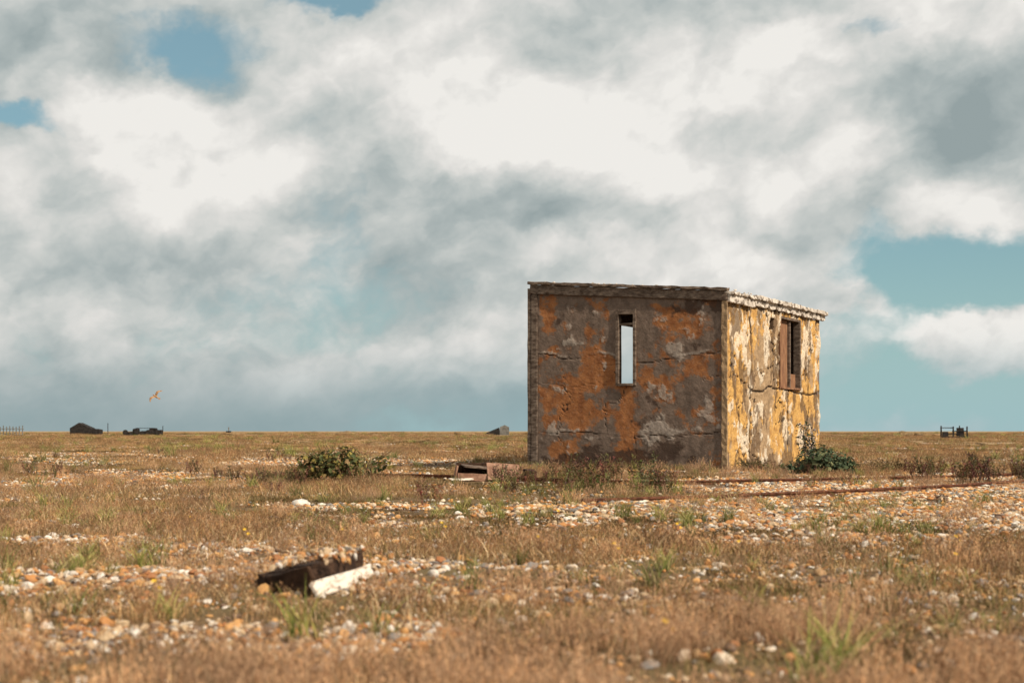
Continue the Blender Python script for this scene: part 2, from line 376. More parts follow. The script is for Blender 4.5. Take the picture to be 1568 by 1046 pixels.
# dead weeds
WM=leafmat('dead_stalk',0)
def stick(vs,fs,cs,p0,p1,r,c):
    o=len(vs); d=(Vector(p1)-Vector(p0)); a_=d.orthogonal().normalized()*r; b_=d.cross(a_).normalized()*r
    for p,kk in((p0,1),(p1,.6)):
        for q in range(3):
            an=q*2.094; vs.append(tuple(Vector(p)+(a_*math.cos(an)+b_*math.sin(an))*kk)); cs.append((*c,1))
    for q in range(3): fs.append((o+q,o+(q+1)%3,o+3+(q+1)%3,o+3+q))
def weed(nst,h,R,c):
    vs,fs,cs=[],[],[]
    for _ in range(nst):
        p=Vector((random.uniform(-R,R),random.uniform(-R,R),-.02)); d=Vector((random.uniform(-.3,.3),random.uniform(-.3,.3),1))
        hh=h*random.uniform(.5,1.05); cc_=[q*random.uniform(.7,1.3) for q in c]
        for s_ in range(6):
            p2=p+d.normalized()*hh/6; stick(vs,fs,cs,p,p2,.0045,cc_)
            if s_>1:
                for _b in range(3):
                    e=Vector((random.uniform(-1,1),random.uniform(-1,1),random.uniform(.4,1.3))).normalized()*hh*.2*random.uniform(.5,1.2)
                    stick(vs,fs,cs,p2,p2+e,.003,cc_)
                    for _l in range(4):
                        q=p2+e*random.uniform(.3,1); o=len(vs); L=.016
                        for _k in range(3): vs.append(tuple(q+Vector((random.uniform(-L,L),random.uniform(-L,L),random.uniform(-L,L))))); cs.append((*[z*random.uniform(.8,1.5) for z in cc_],1))
                        fs.append((o,o+1,o+2))
            p=p2; d+=Vector((random.uniform(-.2,.2),random.uniform(-.2,.2),0))
    return vs,fs,cs
pr=[]
for k in range(4):
    v,f,c=weed(9,.36,.14,[(.16,.10,.055),(.12,.08,.045),(.21,.14,.075),(.13,.105,.045)][k]); pr.append(bpy.data.objects.new('weed_%02d'%k,mesh_np('weed%d'%k,v,f,{'Col':('FLOAT_COLOR',c)},False,WM)))
wp=[]
for _ in range(36): wp.append((random.gauss(.75,.5),random.uniform(13.0,17.6),random.uniform(.35,.95)))
for _ in range(26): wp.append((random.uniform(4.7,6.9),random.uniform(14.8,17.2) ,random.uniform(.5,1.05)))
for _ in range(14): wp.append((random.gauss(3.6,.5),random.gauss(19.4,.4),random.uniform(.4,.7)))
for _ in range(16): wp.append((random.gauss(-2.5,.6),random.gauss(17,.5),random.uniform(.3,.7)))
for _ in range(90): 
    yy=random.uniform(8,60); wp.append((random.uniform(-.4,.4)*yy,yy,random.uniform(.25,.65)))
wp=np.array(wp); wp=wp[~inside_building(wp[:,0],wp[:,1],.15)]; k=len(wp)
scatter('dead_weeds',pr,np.stack([wp[:,0],wp[:,1],height(wp[:,0],wp[:,1])],1),np.stack([0*wp[:,0],0*wp[:,0],rng.uniform(0,6.28,k)],1),np.repeat(wp[:,2:3],3,1),rng.integers(0,4,k))

# yellow flowers
fm,t,bs=newmat('yellow_petal'); bs.inputs['Base Color'].default_value=(.75,.45,.03,1)
pr=[]
for k in range(3):
    vs,fs=[],[]
    for f_ in range(1+k%2):
        c0=Vector((random.uniform(-.02,.02),random.uniform(-.02,.02),random.uniform(.06,.085)))
        for p_ in range(6):
            a0=p_*1.047; o=len(vs); vs+= [tuple(c0),tuple(c0+Vector((math.cos(a0-.4)*.007,math.sin(a0-.4)*.007,.002))),tuple(c0+Vector((math.cos(a0)*.012,math.sin(a0)*.012,.003))),tuple(c0+Vector((math.cos(a0+.4)*.007,math.sin(a0+.4)*.007,.002)))]
            fs.append((o,o+1,o+2,o+3))
    pr.append(bpy.data.objects.new('flower_%d'%k,mesh_np('flower%d'%k,vs,fs,None,False,fm)))
fl=np.array([(.125,7.35),(.5,6.95),(.4,3.75),(-.9,7.6),(-1.4,7.5),(1.1,7),(.95,8.2),(2.2,7.1),(.3,9.2),(-1.25,5.0),(1.9,6.2),(-.4,8.1),(1.5,8.8),(-2.0,8.9)]); k=len(fl)
scatter('yellow_flowers',pr,np.stack([fl[:,0],fl[:,1],height(fl[:,0],fl[:,1])],1),np.stack([np.full(k,.7),np.zeros(k),rng.uniform(0,.5,k)],1),np.ones((k,3)),rng.integers(0,3,k))

# ---------- bushes ----------
BM=leafmat('bush_leaf',.2)
def bush(name,loc,rx,ry,rz,nl,L,cols,stalks=()):
    vs,fs,cs=[],[],[]
    root=bpy.data.objects.new(name,None); root.location=(loc[0],loc[1],float(height(loc[0],loc[1]))); link(root)
    lumps=[(random.uniform(-.8,.8),random.uniform(-.75,.75),random.uniform(.15,.85),random.uniform(.20,.40)) for _ in range(15)]
    for _ in range(nl):
        lx,ly,lz,lr=random.choice(lumps)
        d=Vector((random.gauss(0,1),random.gauss(0,1),random.gauss(.35,1))).normalized()
        rr=lr*random.uniform(.5,1.35)
        p=Vector(((lx+d.x*rr)*rx,(ly+d.y*rr)*ry,max(.02,(lz*.8+d.z*rr)*rz)))
        nrm=(d+Vector((random.gauss(0,.5),random.gauss(0,.5),random.gauss(.3,.5)))).normalized()
        ax=nrm.orthogonal().normalized(); ax=Matrix.Rotation(random.uniform(0,6.28),3,nrm)@ax; bx=nrm.cross(ax)
        l=L*random.uniform(.4,1.2); w_=l*.33; c=Vector(random.choice(cols))*random.uniform(.7,1.3)
        o=len(vs)
        pts=[p,p+ax*l*.35+bx*w_+nrm*l*.12,p+ax*l*.45,p+ax*l*.35-bx*w_+nrm*l*.12,p+ax*l*.8+bx*w_*.7-nrm*l*.02,p+ax*l*.8-bx*w_*.7-nrm*l*.02,p+ax*l-nrm*l*.15]
        vs+=[tuple(q) for q in pts]; cs+=[(*c,1)]*7
        fs+=[(o,o+2,o+1),(o,o+3,o+2),(o+1,o+2,o+6,o+4),(o+2,o+3,o+5,o+6)]
    for lx,ly,lz,lr in lumps:
        for _ in range(4): stick(vs,fs,cs,(random.uniform(-.05,.05),random.uniform(-.05,.05),-.02),((lx+random.uniform(-.25,.25))*rx,(ly+random.uniform(-.2,.2))*ry,(lz+.3)*rz),.005,(.18,.13,.07))
    for sx,sy,h in stalks:
        p=Vector((sx,sy,0))
        for q in range(9):
            p2=p+Vector((random.uniform(-.02,.02),random.uniform(-.02,.02),h/9)); stick(vs,fs,cs,p,p2,.009,(.14,.11,.07)); p=p2
            if q>2:
                for _ in range(34):
                    e=Vector((random.gauss(0,1),random.gauss(0,1),random.gauss(0,.8)))*.038; e2=Vector((random.gauss(0,1),random.gauss(0,1),random.gauss(0,1)))*.022; e3=Vector((random.gauss(0,1),random.gauss(0,1),random.gauss(0,1)))*.022
                    o=len(vs); vs+=[tuple(p+e),tuple(p+e+e2),tuple(p+e+e3)]; cc_=Vector(random.choice([(.05,.07,.03),(.10,.09,.06),(.60,.52,.46),(.10,.07,.06),(.5,.4,.35),(.06,.06,.04)])); cs+=[(*cc_,1)]*3; fs.append((o,o+1,o+2))
    ob=bpy.data.objects.new('foliage',mesh_np('foliage',vs,fs,{'Col':('FLOAT_COLOR',cs)},False,BM)); link(ob,root); return root
bush('sea_kale_bush',(-2.0,17.0),.56,.4,.43,1500,.065,[(.14,.16,.06),(.20,.20,.07),(.10,.12,.05),(.40,.32,.09),(.28,.20,.08),(.3,.2,.1)])
bush('sea_kale_bush',(4.12,19.3),.53,.4,.40,1700,.07,[(.065,.095,.05),(.10,.13,.065),(.05,.07,.04),(.17,.18,.09)],stalks=((-.14,0,.66),(-.09,.05,.56)))
bush('low_shrub',(5.6,20.6),.65,.4,.20,900,.04,[(.24,.16,.08),(.30,.20,.10),(.19,.13,.06)])
bush('low_shrub',(-2.75,17.2),.35,.3,.15,420,.035,[(.26,.18,.09),(.2,.15,.06)])
bush('low_shrub',(3.45,20.4),.25,.2,.18,300,.035,[(.24,.18,.09),(.18,.15,.06)])

# ---------- materials for built things ----------
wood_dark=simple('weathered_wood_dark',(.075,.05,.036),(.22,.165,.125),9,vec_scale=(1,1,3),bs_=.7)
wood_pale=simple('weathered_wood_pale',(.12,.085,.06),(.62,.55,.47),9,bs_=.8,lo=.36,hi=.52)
wood_brown=simple('brown_board',(.17,.08,.045),(.32,.17,.09),5,vec_scale=(6,6,1))
plaster_in=simple('inner_plaster',(.15,.10,.07),(.30,.22,.16),3)
roofm=simple('roof_felt',(.06,.055,.05),(.12,.11,.10),5)
rust=simple('rusty_iron',(.07,.028,.016),(.19,.075,.04),14,rough=.85)
tar=simple('tarred_board',(.014,.012,.011),(.035,.03,.027),3)
greyb=simple('grey_board',(.10,.095,.085),(.2,.19,.17),3)
scrubm=simple('scrub_leaf',(.14,.09,.045),(.30,.19,.09),3)
white_pl=simple('white_painted_plank',(.35,.27,.20),(.74,.66,.56),14,lo=.36,hi=.52,vec_scale=(1,1,4))
dark_br=simple('rotten_timber',(.022,.012,.008),(.085,.045,.026),12,bs_=.9,bd=.02)
redpan=simple('faded_brown_panel',(.16,.08,.05),(.36,.21,.14),10,bs_=.6)

def rough_box(name,x0,x1,y0,y1,z0,z1,mat,parent=None,jit=.006,step=.12,topf=None,seed=0,bev=.004):
    bm=bmesh.new(); bmesh.ops.create_cube(bm,size=1)
    sx,sy,sz=x1-x0,y1-y0,z1-z0
    for v in bm.verts: v.co=Vector((x0+(v.co.x+.5)*sx,y0+(v.co.y+.5)*sy,z0+(v.co.z+.5)*sz))
    for ax,L in((0,sx),(1,sy),(2,sz)):
        c=int(L/step)
        if c>0:
            es=[e for e in bm.edges if abs((e.verts[0].co-e.verts[1].co)[ax])>L*.9]
            if es: bmesh.ops.subdivide_edges(bm,edges=es,cuts=min(c,60),use_grid_fill=True)
    rr=random.Random(seed+len(name))
    for v in bm.verts:
        v.co+=Vector((rr.uniform(-jit,jit),rr.uniform(-jit,jit),rr.uniform(-jit,jit)))
        if topf: v.co=topf(v.co)
    me=bpy.data.meshes.new(name); bm.to_mesh(me); bm.free(); me.materials.append(mat)
    ob=bpy.data.objects.new(name,me); link(ob,parent)
    if bev: md=ob.modifiers.new('b','BEVEL'); md.width=bev; md.segments=1; md.limit_method='ANGLE'; md.angle_limit=.9
    return ob

# ---------- hut ----------
hut=bpy.data.objects.new('derelict_concrete_hut',None); hut.location=(BC[0],BC[1],0); hut.rotation_euler=(0,0,math.atan2(.873,.489)); link(hut)
SL=4.58; FW=3.25
def wall(name,axis,L,ztop,holes,outer,thick,mat,paint,depthf,res=.022,parent=hut):
    A=set(np.round(np.linspace(0,L,int(L/res)+1),4)); ZL=set(np.round(np.linspace(-.15,2.5,int(2.65/res)+1),4))|set(np.round(np.linspace(2.52,3.0,22),4))
    def snap(S,v):
        S=[q for q in S if abs(q-v)>res*.45]+[v]; return set(S)
    for a0,a1,z0,z1 in holes:
        A=snap(snap(A,a0),a1); ZL=snap(snap(ZL,z0),z1)
    A=np.array(sorted(A)); ZL=np.array(sorted(ZL)); na,nz=len(A),len(ZL)
    AA,ZZ=np.meshgrid(A,ZL)
    top=ztop(AA); ZR=np.where(ZZ>2.5,2.5+(ZZ-2.5)/.5*(top-2.5),ZZ)
    dp=depthf(AA,ZR); edge=(AA<.001)|(AA>L-.001); dp=np.where(edge,dp*.3,dp)
    sg=1 if thick>0 else -1
    def mk(off):
        if axis=='Y': return np.stack([off,AA,ZR],-1).reshape(-1,3)
        return np.stack([AA,off,ZR],-1).reshape(-1,3)
    Vv=np.concatenate([mk(outer-sg*dp),mk(np.full_like(AA,outer+thick))]); K=na*nz
    solid=np.ones((nz-1,na-1),bool)
    am=(A[:-1]+A[1:])/2; zm=(ZL[:-1]+ZL[1:])/2
    for a0,a1,z0,z1 in holes: solid&=~((am[None,:]>a0)&(am[None,:]<a1)&(zm[:,None]>z0)&(zm[:,None]<z1))
    fs=[]
    for j in range(nz-1):
        for i_ in range(na-1):
            if not solid[j,i_]: continue
            p,q,r_,s_=j*na+i_,j*na+i_+1,(j+1)*na+i_+1,(j+1)*na+i_
            fs.append((p,q,r_,s_)); fs.append((p+K,s_+K,r_+K,q+K))
            if j==0 or not solid[j-1,i_]: fs.append((p,p+K,q+K,q))
            if j==nz-2 or not solid[j+1,i_]: fs.append((s_,r_,r_+K,s_+K))
            if i_==0 or not solid[j,i_-1]: fs.append((p,s_,s_+K,p+K))
            if i_==na-2 or not solid[j,i_+1]: fs.append((q,q+K,r_+K,r_))
    at={}
    for k_,f_ in paint(AA,ZR).items(): at[k_]=('FLOAT',np.tile(f_.ravel(),2))
    at['inner']=('FLOAT',np.concatenate([np.zeros(K),np.ones(K)]))
    me=mesh_np(name,Vv,fs,at,False,mat)
    bm=bmesh.new(); bm.from_mesh(me); bmesh.ops.recalc_face_normals(bm,faces=bm.faces); bm.to_mesh(me); bm.free()
    return link(bpy.data.objects.new(name,me),parent)
def line(v,c,w_): return np.exp(-((v-c)/w_)**2)
def cracks(a_,z_,seed,sc=1.):
    n1=fbm(a_*1.3*sc,z_*1.3*sc,seed,5,.6); return np.exp(-((n1-.5)/.010)**2)
def front_masks(a_,z_):
    n=fbm(a_*1.9,z_*1.9,201,5,.62); n2=fbm(a_*3.2,z_*3.2,222,5,.65); n3=fbm(a_*8,z_*8,240,4,.65)
    orange=0
    for q in((2.98,2.35,.16,.4,.8),(2.2,1.4,.85,.36,.85),(2.35,.95,.75,.30,.8),(.75,2.2,.4,.28,.6),(1.62,.95,.16,.6,.9),(.5,.85,.35,.35,.55),(2.0,2.5,.22,.2,.6),(.25,2.3,.15,.3,.4),(.35,1.45,.25,.25,.45),(1.1,2.45,.2,.12,.5),(3.0,1.0,.25,.8,.5),(.15,1.2,.15,.9,.4),(2.8,.3,.5,.2,.45),(2.9,1.75,.3,.3,.5),(1.0,.25,.6,.15,.3)):
        orange=np.maximum(orange,q[4]*blob(a_,z_,*q[:4]))
    orange=sstep(.20,.74,orange*.72+(n-.5)*1.2+.20+(n3-.5)*.65)
    light=0
    for q in((.8,1.82,.28,.13,.9),(.95,1.25,.4,.24,.9),(.35,.75,.3,.15,.8),(2.1,2.3,.16,.25,.8),(2.55,2.15,.2,.3,.5),(2.5,1.98,.45,.05,.9),(1.15,.6,.28,.25,.8),(2.9,.6,.2,.2,.7),(.3,1.15,.15,.2,.7),(2.1,.5,.3,.05,.7),(1.0,2.3,.12,.25,.7),(2.75,1.15,.12,.2,.6),(.5,.4,.3,.15,.4)):
        light=light+q[4]*blob(a_,z_,*q[:4])
    light=sstep(.30,.74,light*.58+(n2-.5)*1.3+.06+(n3-.5)*1.0)
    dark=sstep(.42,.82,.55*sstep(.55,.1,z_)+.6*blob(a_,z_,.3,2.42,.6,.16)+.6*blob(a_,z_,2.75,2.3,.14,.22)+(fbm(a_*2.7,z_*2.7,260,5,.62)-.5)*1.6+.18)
    w1=(fbm(a_*1.1,a_*0+z_*.3,300,5,.62)-.5)*.34
    brk=sstep(.40,.56,fbm(a_*1.7,z_*.3,305,3))
    zz=np.where(a_>1.62,1.80,1.68)
    seam=(.25+.6*brk)*line(z_+w1,zz,.010)+(.2+.6*brk)*line(z_+w1*.8,np.where(a_>1.62,.60,.56),.010)+.5*line(a_+(fbm(z_*2.2,a_*0,310,4)-.5)*.16,1.44,.010)*(z_<1.3)*sstep(.4,.55,fbm(z_*2.5,a_*0+3,318,3))+.35*line(z_+w1,1.35,.01)*(a_>1.9)*(fbm(a_*2,z_*0,9)>.45)
    cr=cracks(a_,z_,330)*sstep(.50,.60,fbm(a_,z_,333,2))
    ridge=(line(z_+w1,zz+.035,.025)+line(z_+w1*.8,.635,.03))*sstep(.42,.6,n2)
    return orange,np.clip(light+ridge*.7,0,1),np.clip(dark,0,1),np.clip(seam+cr*.7,0,1),n3
def front_paint(a_,z_):
    o,l,d,s_,_=front_masks(a_,z_); return dict(orange=o,light=l,dark=d,seam=s_)
def front_depth(a_,z_):
    o,l,d,s_,n3=front_masks(a_,z_); return (1-o)*.008+l*.006-s_*.012+(n3-.5)*.014+(fbm(a_*1.2,z_*1.2,401,3)-.5)*.03
def side_masks(a_,z_):
    n=fbm(a_*2.2,z_*1.3,501,5,.62); n2=fbm(a_*4,z_*2.2,522,5,.62); n3=fbm(a_*9,z_*7,540,4,.65)
    o=sstep(.36,.58,n+(n3-.5)*.5+.25*blob(a_,z_,.5,1.9,.4,.6)+.1*blob(a_,z_,3.9,1.2,.4,.9)-.16*blob(a_,z_,1.5,1.9,.5,.5)-.12*blob(a_,z_,1.6,.9,.35,.6)-.12*blob(a_,z_,4.0,2.1,.2,.5)+.03)
    l=sstep(.48,.66,n2+.13*blob(a_,z_,1.5,1.9,.45,.6)+.12*blob(a_,z_,1.4,.8,.35,.6)+(n3-.5)*.35-.02)
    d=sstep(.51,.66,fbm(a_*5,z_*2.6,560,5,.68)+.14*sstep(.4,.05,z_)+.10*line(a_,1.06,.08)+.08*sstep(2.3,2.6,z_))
    s_=line(z_+(fbm(a_*1.5,a_*0,570,4)-.5)*.16,1.26,.016)*(a_>1.06)+line(a_+(fbm(z_*2,z_*0,571,4)-.5)*.08,1.06,.02)+line(a_+(fbm(z_*3,z_*0,572,4)-.5)*.12,2.85,.035)*sstep(.25,.4,z_)*sstep(1.1,.9,z_)
    s_=s_+line(a_+(fbm(z_*3,z_*0,573,4)-.5)*.15,3.95,.02)*(z_<1.9)+.7*line(a_+(fbm(z_*3,z_*0,579,4)-.5)*.12,.55,.012)*(z_<1.9)
    s_=s_+cracks(a_,z_,580,1.3)*(fbm(a_,z_,583,2)>.45)
    return o,l,d,np.clip(s_,0,1),n3
def side_paint(a_,z_):
    o,l,d,s_,_=side_masks(a_,z_); return dict(orange=o,light=l,dark=d,seam=s_)
def side_depth(a_,z_):
    o,l,d,s_,n3=side_masks(a_,z_); return o*.008+l*.012-d*.01-s_*.03+(n3-.5)*.03+(fbm(a_*1.2,z_*1.2,601,3)-.5)*.05
def wallmat(name,cbase,corange,clight,cdark,cseam,amp=1.4,kd=.75):
    m,t,bs=newmat(name)
    P=t.node('ShaderNodeTexCoord').outputs['Object']
    nf=t.noise(P,18,9,.72); nm=t.noise(P,6,9,.72); nn=t.m('MULTIPLY',t.m('SUBTRACT',nf,.5),amp)
    nn2=t.m('MULTIPLY',t.m('SUBTRACT',nm,.5),amp)
    def msk(a_,lo=.25,hi=.75,q=nn): return t.mr(t.m('ADD',t.attr(a_),q),lo,hi)
    c=t.mix(t.mr(nm,.35,.65),cbase,tuple(q*.6 for q in cbase))
    oc=t.mix(t.mr(nm,.38,.66),corange,tuple(q*k_ for q,k_ in zip(corange,(.60,.52,.5))))
    oc=t.mix(t.mr(nf,.5,.7,0,.5),oc,cbase)
    c=t.mix(msk('orange',q=t.m('ADD',nn,nn2)),c,oc)
    c=t.mix(t.m('MULTIPLY',msk('light'),.8),c,t.mix(t.mr(nf,.35,.6),tuple(q*.65 for q in clight),clight))
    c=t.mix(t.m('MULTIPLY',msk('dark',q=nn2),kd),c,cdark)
    c=t.mix(t.m('MULTIPLY',t.mr(t.noise(P,45,5,.75),.57,.67),.65),c,cdark)
    c=t.mix(t.m('MULTIPLY',msk('seam',.3,.6),.9),c,cseam)
    c=t.mix(t.attr('inner'),c,(.20,.14,.10))
    t.l.new(c,bs.inputs['Base Color']); bump(t,bs,t.m('ADD',nf,t.m('MULTIPLY',nm,1.5)),.55,.02)
    return m
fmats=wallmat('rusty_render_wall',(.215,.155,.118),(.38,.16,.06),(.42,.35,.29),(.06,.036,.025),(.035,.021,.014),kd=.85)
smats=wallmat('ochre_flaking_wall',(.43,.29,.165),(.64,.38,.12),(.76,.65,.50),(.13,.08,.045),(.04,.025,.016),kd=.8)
T=.12
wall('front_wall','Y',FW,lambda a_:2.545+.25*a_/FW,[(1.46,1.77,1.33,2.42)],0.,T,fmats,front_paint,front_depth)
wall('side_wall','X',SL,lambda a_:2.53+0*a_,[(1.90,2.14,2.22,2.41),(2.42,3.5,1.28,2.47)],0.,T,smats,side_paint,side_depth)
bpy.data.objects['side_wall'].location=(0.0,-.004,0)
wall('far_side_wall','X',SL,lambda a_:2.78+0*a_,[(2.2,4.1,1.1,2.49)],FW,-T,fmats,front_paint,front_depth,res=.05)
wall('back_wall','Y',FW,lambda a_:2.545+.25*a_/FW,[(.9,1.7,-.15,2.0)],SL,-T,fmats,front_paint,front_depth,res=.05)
def roofslope(co_): 
    c_=co_.copy(); c_.z+=.25*(c_.y/FW); return c_
rough_box('roof',-.02,SL+.05,-.02,FW+.03,2.56,2.62,roofm,hut,.004,.3,roofslope,1)
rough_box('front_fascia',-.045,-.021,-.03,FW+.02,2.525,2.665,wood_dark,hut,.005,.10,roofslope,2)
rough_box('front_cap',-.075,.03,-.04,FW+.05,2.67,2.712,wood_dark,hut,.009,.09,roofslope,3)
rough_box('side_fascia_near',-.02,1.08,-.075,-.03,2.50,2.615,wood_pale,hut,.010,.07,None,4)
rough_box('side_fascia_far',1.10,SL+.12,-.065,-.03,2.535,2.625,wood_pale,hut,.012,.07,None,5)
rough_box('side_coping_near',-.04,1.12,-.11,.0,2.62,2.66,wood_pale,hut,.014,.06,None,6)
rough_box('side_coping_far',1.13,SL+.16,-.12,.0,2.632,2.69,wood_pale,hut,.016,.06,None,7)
for q in range(44):
    if q<24: bx_,by_=random.uniform(-.05,.02),random.uniform(1.7,3.2); z_=2.712+.25*by_/FW
    elif q<30: bx_,by_=random.uniform(-.05,.02),random.uniform(0,1.7); z_=2.712+.25*by_/FW
    else: bx_,by_=random.uniform(.1,4.5),random.uniform(-.1,-.02); z_=2.69
    r_=random.uniform(.010,.028); v=stone(iv1,q)*r_+np.array([bx_,by_,z_]); 
    link(bpy.data.objects.new('roof_chip_%02d'%q,mesh_np('chip',v,if1,None,False,wood_pale)),hut)
rough_box('left_corner_board',-.03,.10,FW+.012,FW+.075,-.1,2.86,wood_dark,hut,.004,.15,None,8)
rough_box('left_corner_batten',-.036,-.014,FW-.10,FW+.005,-.1,2.76,wood_dark,hut,.003,.15,None,9)
rough_box('right_corner_render',-.03,-.006,-.03,.06,-.1,2.52,smats,hut,.008,.07,None,10)
rough_box('front_window_jamb_left',-.035,.09,1.735,1.785,1.29,2.46,wood_dark,hut,.003,.2,None,11)
rough_box('front_window_jamb_right',-.035,.09,1.445,1.492,1.29,2.46,wood_dark,hut,.003,.2,None,12)
rough_box('front_window_head',-.036,.09,1.494,1.733,2.385,2.44,wood_dark,hut,.003,.2,None,13)
rough_box('front_window_sill',-.05,.09,1.494,1.733,1.29,1.328,wood_dark,hut,.004,.2,None,14)
rough_box('front_window_transom',.0,.05,1.494,1.733,2.22,2.255,wood_dark,hut,.002,.2,None,15)
rough_box('side_window_jamb_near',2.425,2.47,-.02,.10,1.285,2.465,wood_brown,hut,.003,.2,None,16)
rough_box('side_window_jamb_far',3.45,3.495,-.02,.10,1.285,2.465,wood_dark,hut,.003,.2,None,17)
rough_box('side_window_mullion',3.02,3.07,.02,.10,1.31,2.43,wood_dark,hut,.003,.2,None,18)
rough_box('side_window_head',2.475,3.445,-.02,.10,2.43,2.465,wood_dark,hut,.003,.2,None,19)
rough_box('side_window_sill',2.475,3.445,-.04,.10,1.285,1.315,wood_brown,hut,.004,.2,None,20)
rough_box('side_window_board',2.475,3.01,.06,.085,1.32,2.425,wood_brown,hut,.003,.2,None,21)
rough_box('side_window_board_low',3.08,3.44,.06,.085,1.32,1.55,wood_brown,hut,.003,.2,None,22)
rough_box('floor',.13,SL-.13,.13,FW-.13,.0,.03,plaster_in,hut,.002,.5,None,23)

# ---------- rails ----------
def rail(R,name,parent):
    P_=[Vector((x_,y_,float(height(x_,y_))+.045)) for x_,y_ in R]
    prof=[(-.03,-.09),(.03,-.09),(.03,-.07),(.008,-.06),(.008,-.015),(.02,-.006),(.02,.010),(-.02,.010),(-.02,-.006),(-.008,-.015),(-.008,-.06),(-.03,-.07)]
    S_=[]
    for k_ in range(len(P_)-1):
        for u_ in range(14):
            q=P_[k_].lerp(P_[k_+1],u_/14); q.z=max(q.z,float(height(q.x,q.y))+.034); S_.append(q)
    S_.append(P_[-1]); vs=[];fs=[];m_=len(prof)
    for k_,p in enumerate(S_):
        d=(S_[min(k_+1,len(S_)-1)]-S_[max(k_-1,0)]).normalized(); nrm=Vector((-d.y,d.x,0)).normalized()
        for a_,b_ in prof: vs.append(tuple(p+nrm*a_+Vector((0,0,b_+random.uniform(-.002,.002)))))
    for k_ in range(len(S_)-1):
        for q in range(m_): fs.append((k_*m_+q,k_*m_+(q+1)%m_,(k_+1)*m_+(q+1)%m_,(k_+1)*m_+q))
    fs.append(tuple(range(m_))); fs.append(tuple(range((len(S_)-1)*m_,len(S_)*m_))[::-1])
    link(bpy.data.objects.new(name,mesh_np(name,vs,fs,None,False,rust)),parent)
trk=bpy.data.objects.new('abandoned_railway_track',None); link(trk)
rail(NR,'near_rail',trk); rail(FR,'far_rail',trk)

# ---------- debris left of hut ----------
cr=bpy.data.objects.new('broken_crate',None); cr.location=(-.28,17.2,float(height(-.28,17.2))); cr.rotation_euler=(0,0,.1); link(cr)
def pl(name,c,s,rot,mat,parent,jit=.004):
    o=rough_box(name,-s[0]/2,s[0]/2,-s[1]/2,s[1]/2,-s[2]/2,s[2]/2,mat,parent,jit,.1,None,int(abs(c[0])*1000)); o.location=c; o.rotation_euler=rot; return o
pl('back_board',(-.18,.12,.12),(.42,.02,.2),(.1,0,.05),dark_br,cr)
pl('left_end',(-.40,0,.10),(.02,.25,.19),(0,.15,0),redpan,cr)
pl('front_board',(-.20,-.12,.05),(.38,.02,.09),(-.15,.05,-.05),redpan,cr)
pl('leaning_panel',(.17,-.08,.11),(.40,.02,.27),(-.75,.06,.1),redpan,cr)
pl('lid_board',(-.12,.02,.17),(.40,.22,.018),(.1,.10,.2),wood_dark,cr)
pl('loose_plank',(.40,.12,.05),(.3,.06,.04),(.0,.1,.4),dark_br,cr)
pl('loose_block',(.52,.25,.07),(.14,.12,.12),(.2,.1,.4),dark_br,cr)
pl('flat_plank',(-.35,-.2,.03),(.3,.08,.02),(.1,0,.4),white_pl,cr)

# ---------- foreground timber ----------
fd=bpy.data.objects.new('broken_timber_debris',None); link(fd)
def wedge(name,pts_top,pts_bot,mat,parent):
    bm=bmesh.new(); tv=[bm.verts.new(p) for p in pts_top]; bv=[bm.verts.new(p) for p in pts_bot]; m_=len(tv)
    bm.faces.new(tv); bm.faces.new(bv[::-1])
    for q in range(m_): bm.faces.new((tv[q],bv[q],bv[(q+1)%m_],tv[(q+1)%m_]))
    bmesh.ops.recalc_face_normals(bm,faces=bm.faces)
    bmesh.ops.subdivide_edges(bm,edges=bm.edges,cuts=7,use_grid_fill=True)
    for v in bm.verts: v.co+=Vector((random.uniform(-1,1),random.uniform(-1,1),random.uniform(-1,1)))*.005
    me=bpy.data.meshes.new(name); bm.to_mesh(me); bm.free(); me.materials.append(mat); return link(bpy.data.objects.new(name,me),parent)
gz=float(height(-.8,5.1))
wedge('rotten_beam',[(-.95,5.32,gz+.05),(-.71,5.03,gz+.115),(-.58,5.5,gz+.12),(-.75,5.75,gz+.08)],[(-.95,5.30,gz-.04),(-.72,5.0,gz-.04),(-.56,5.5,gz-.04),(-.75,5.75,gz-.04)],dark_br,fd)
pl('white_plank',(-.61,5.17,gz+.042),(.46,.016,.062),(-.62,-.05,1.22),white_pl,fd,.003)
pl('splinter_board',(-.80,5.12,gz+.05),(.3,.02,.07),(.3,-.2,-.85),dark_br,fd)
k=420; x=rng.uniform(-.90,-.40,k); y=rng.uniform(5.05,5.95,k)
r=rng.uniform(.005,.015,k)
pr2=[bpy.data.objects.new('beam_stone_%d'%q,bpy.data.meshes['pebble%d'%q]) for q in range(8)]
zt=gz+.055+.065*np.clip((x+.95)/.24,0,1)
inb=(x>-.93+(5.3-y)*.8)&(x>-.70)|(y>5.3)
x=x[inb];y=y[inb];r=r[inb];zt=zt[inb];k=len(x)
zt=np.where((x>-.58)|(y>5.75),height(x,y)+.004,zt)
scatter('stones_on_timber',pr2,np.stack([x,y,zt+r*.2],1),rng.uniform(0,3,(k,3)),np.stack([r,r,r*.8],1),rng.integers(0,8,k))

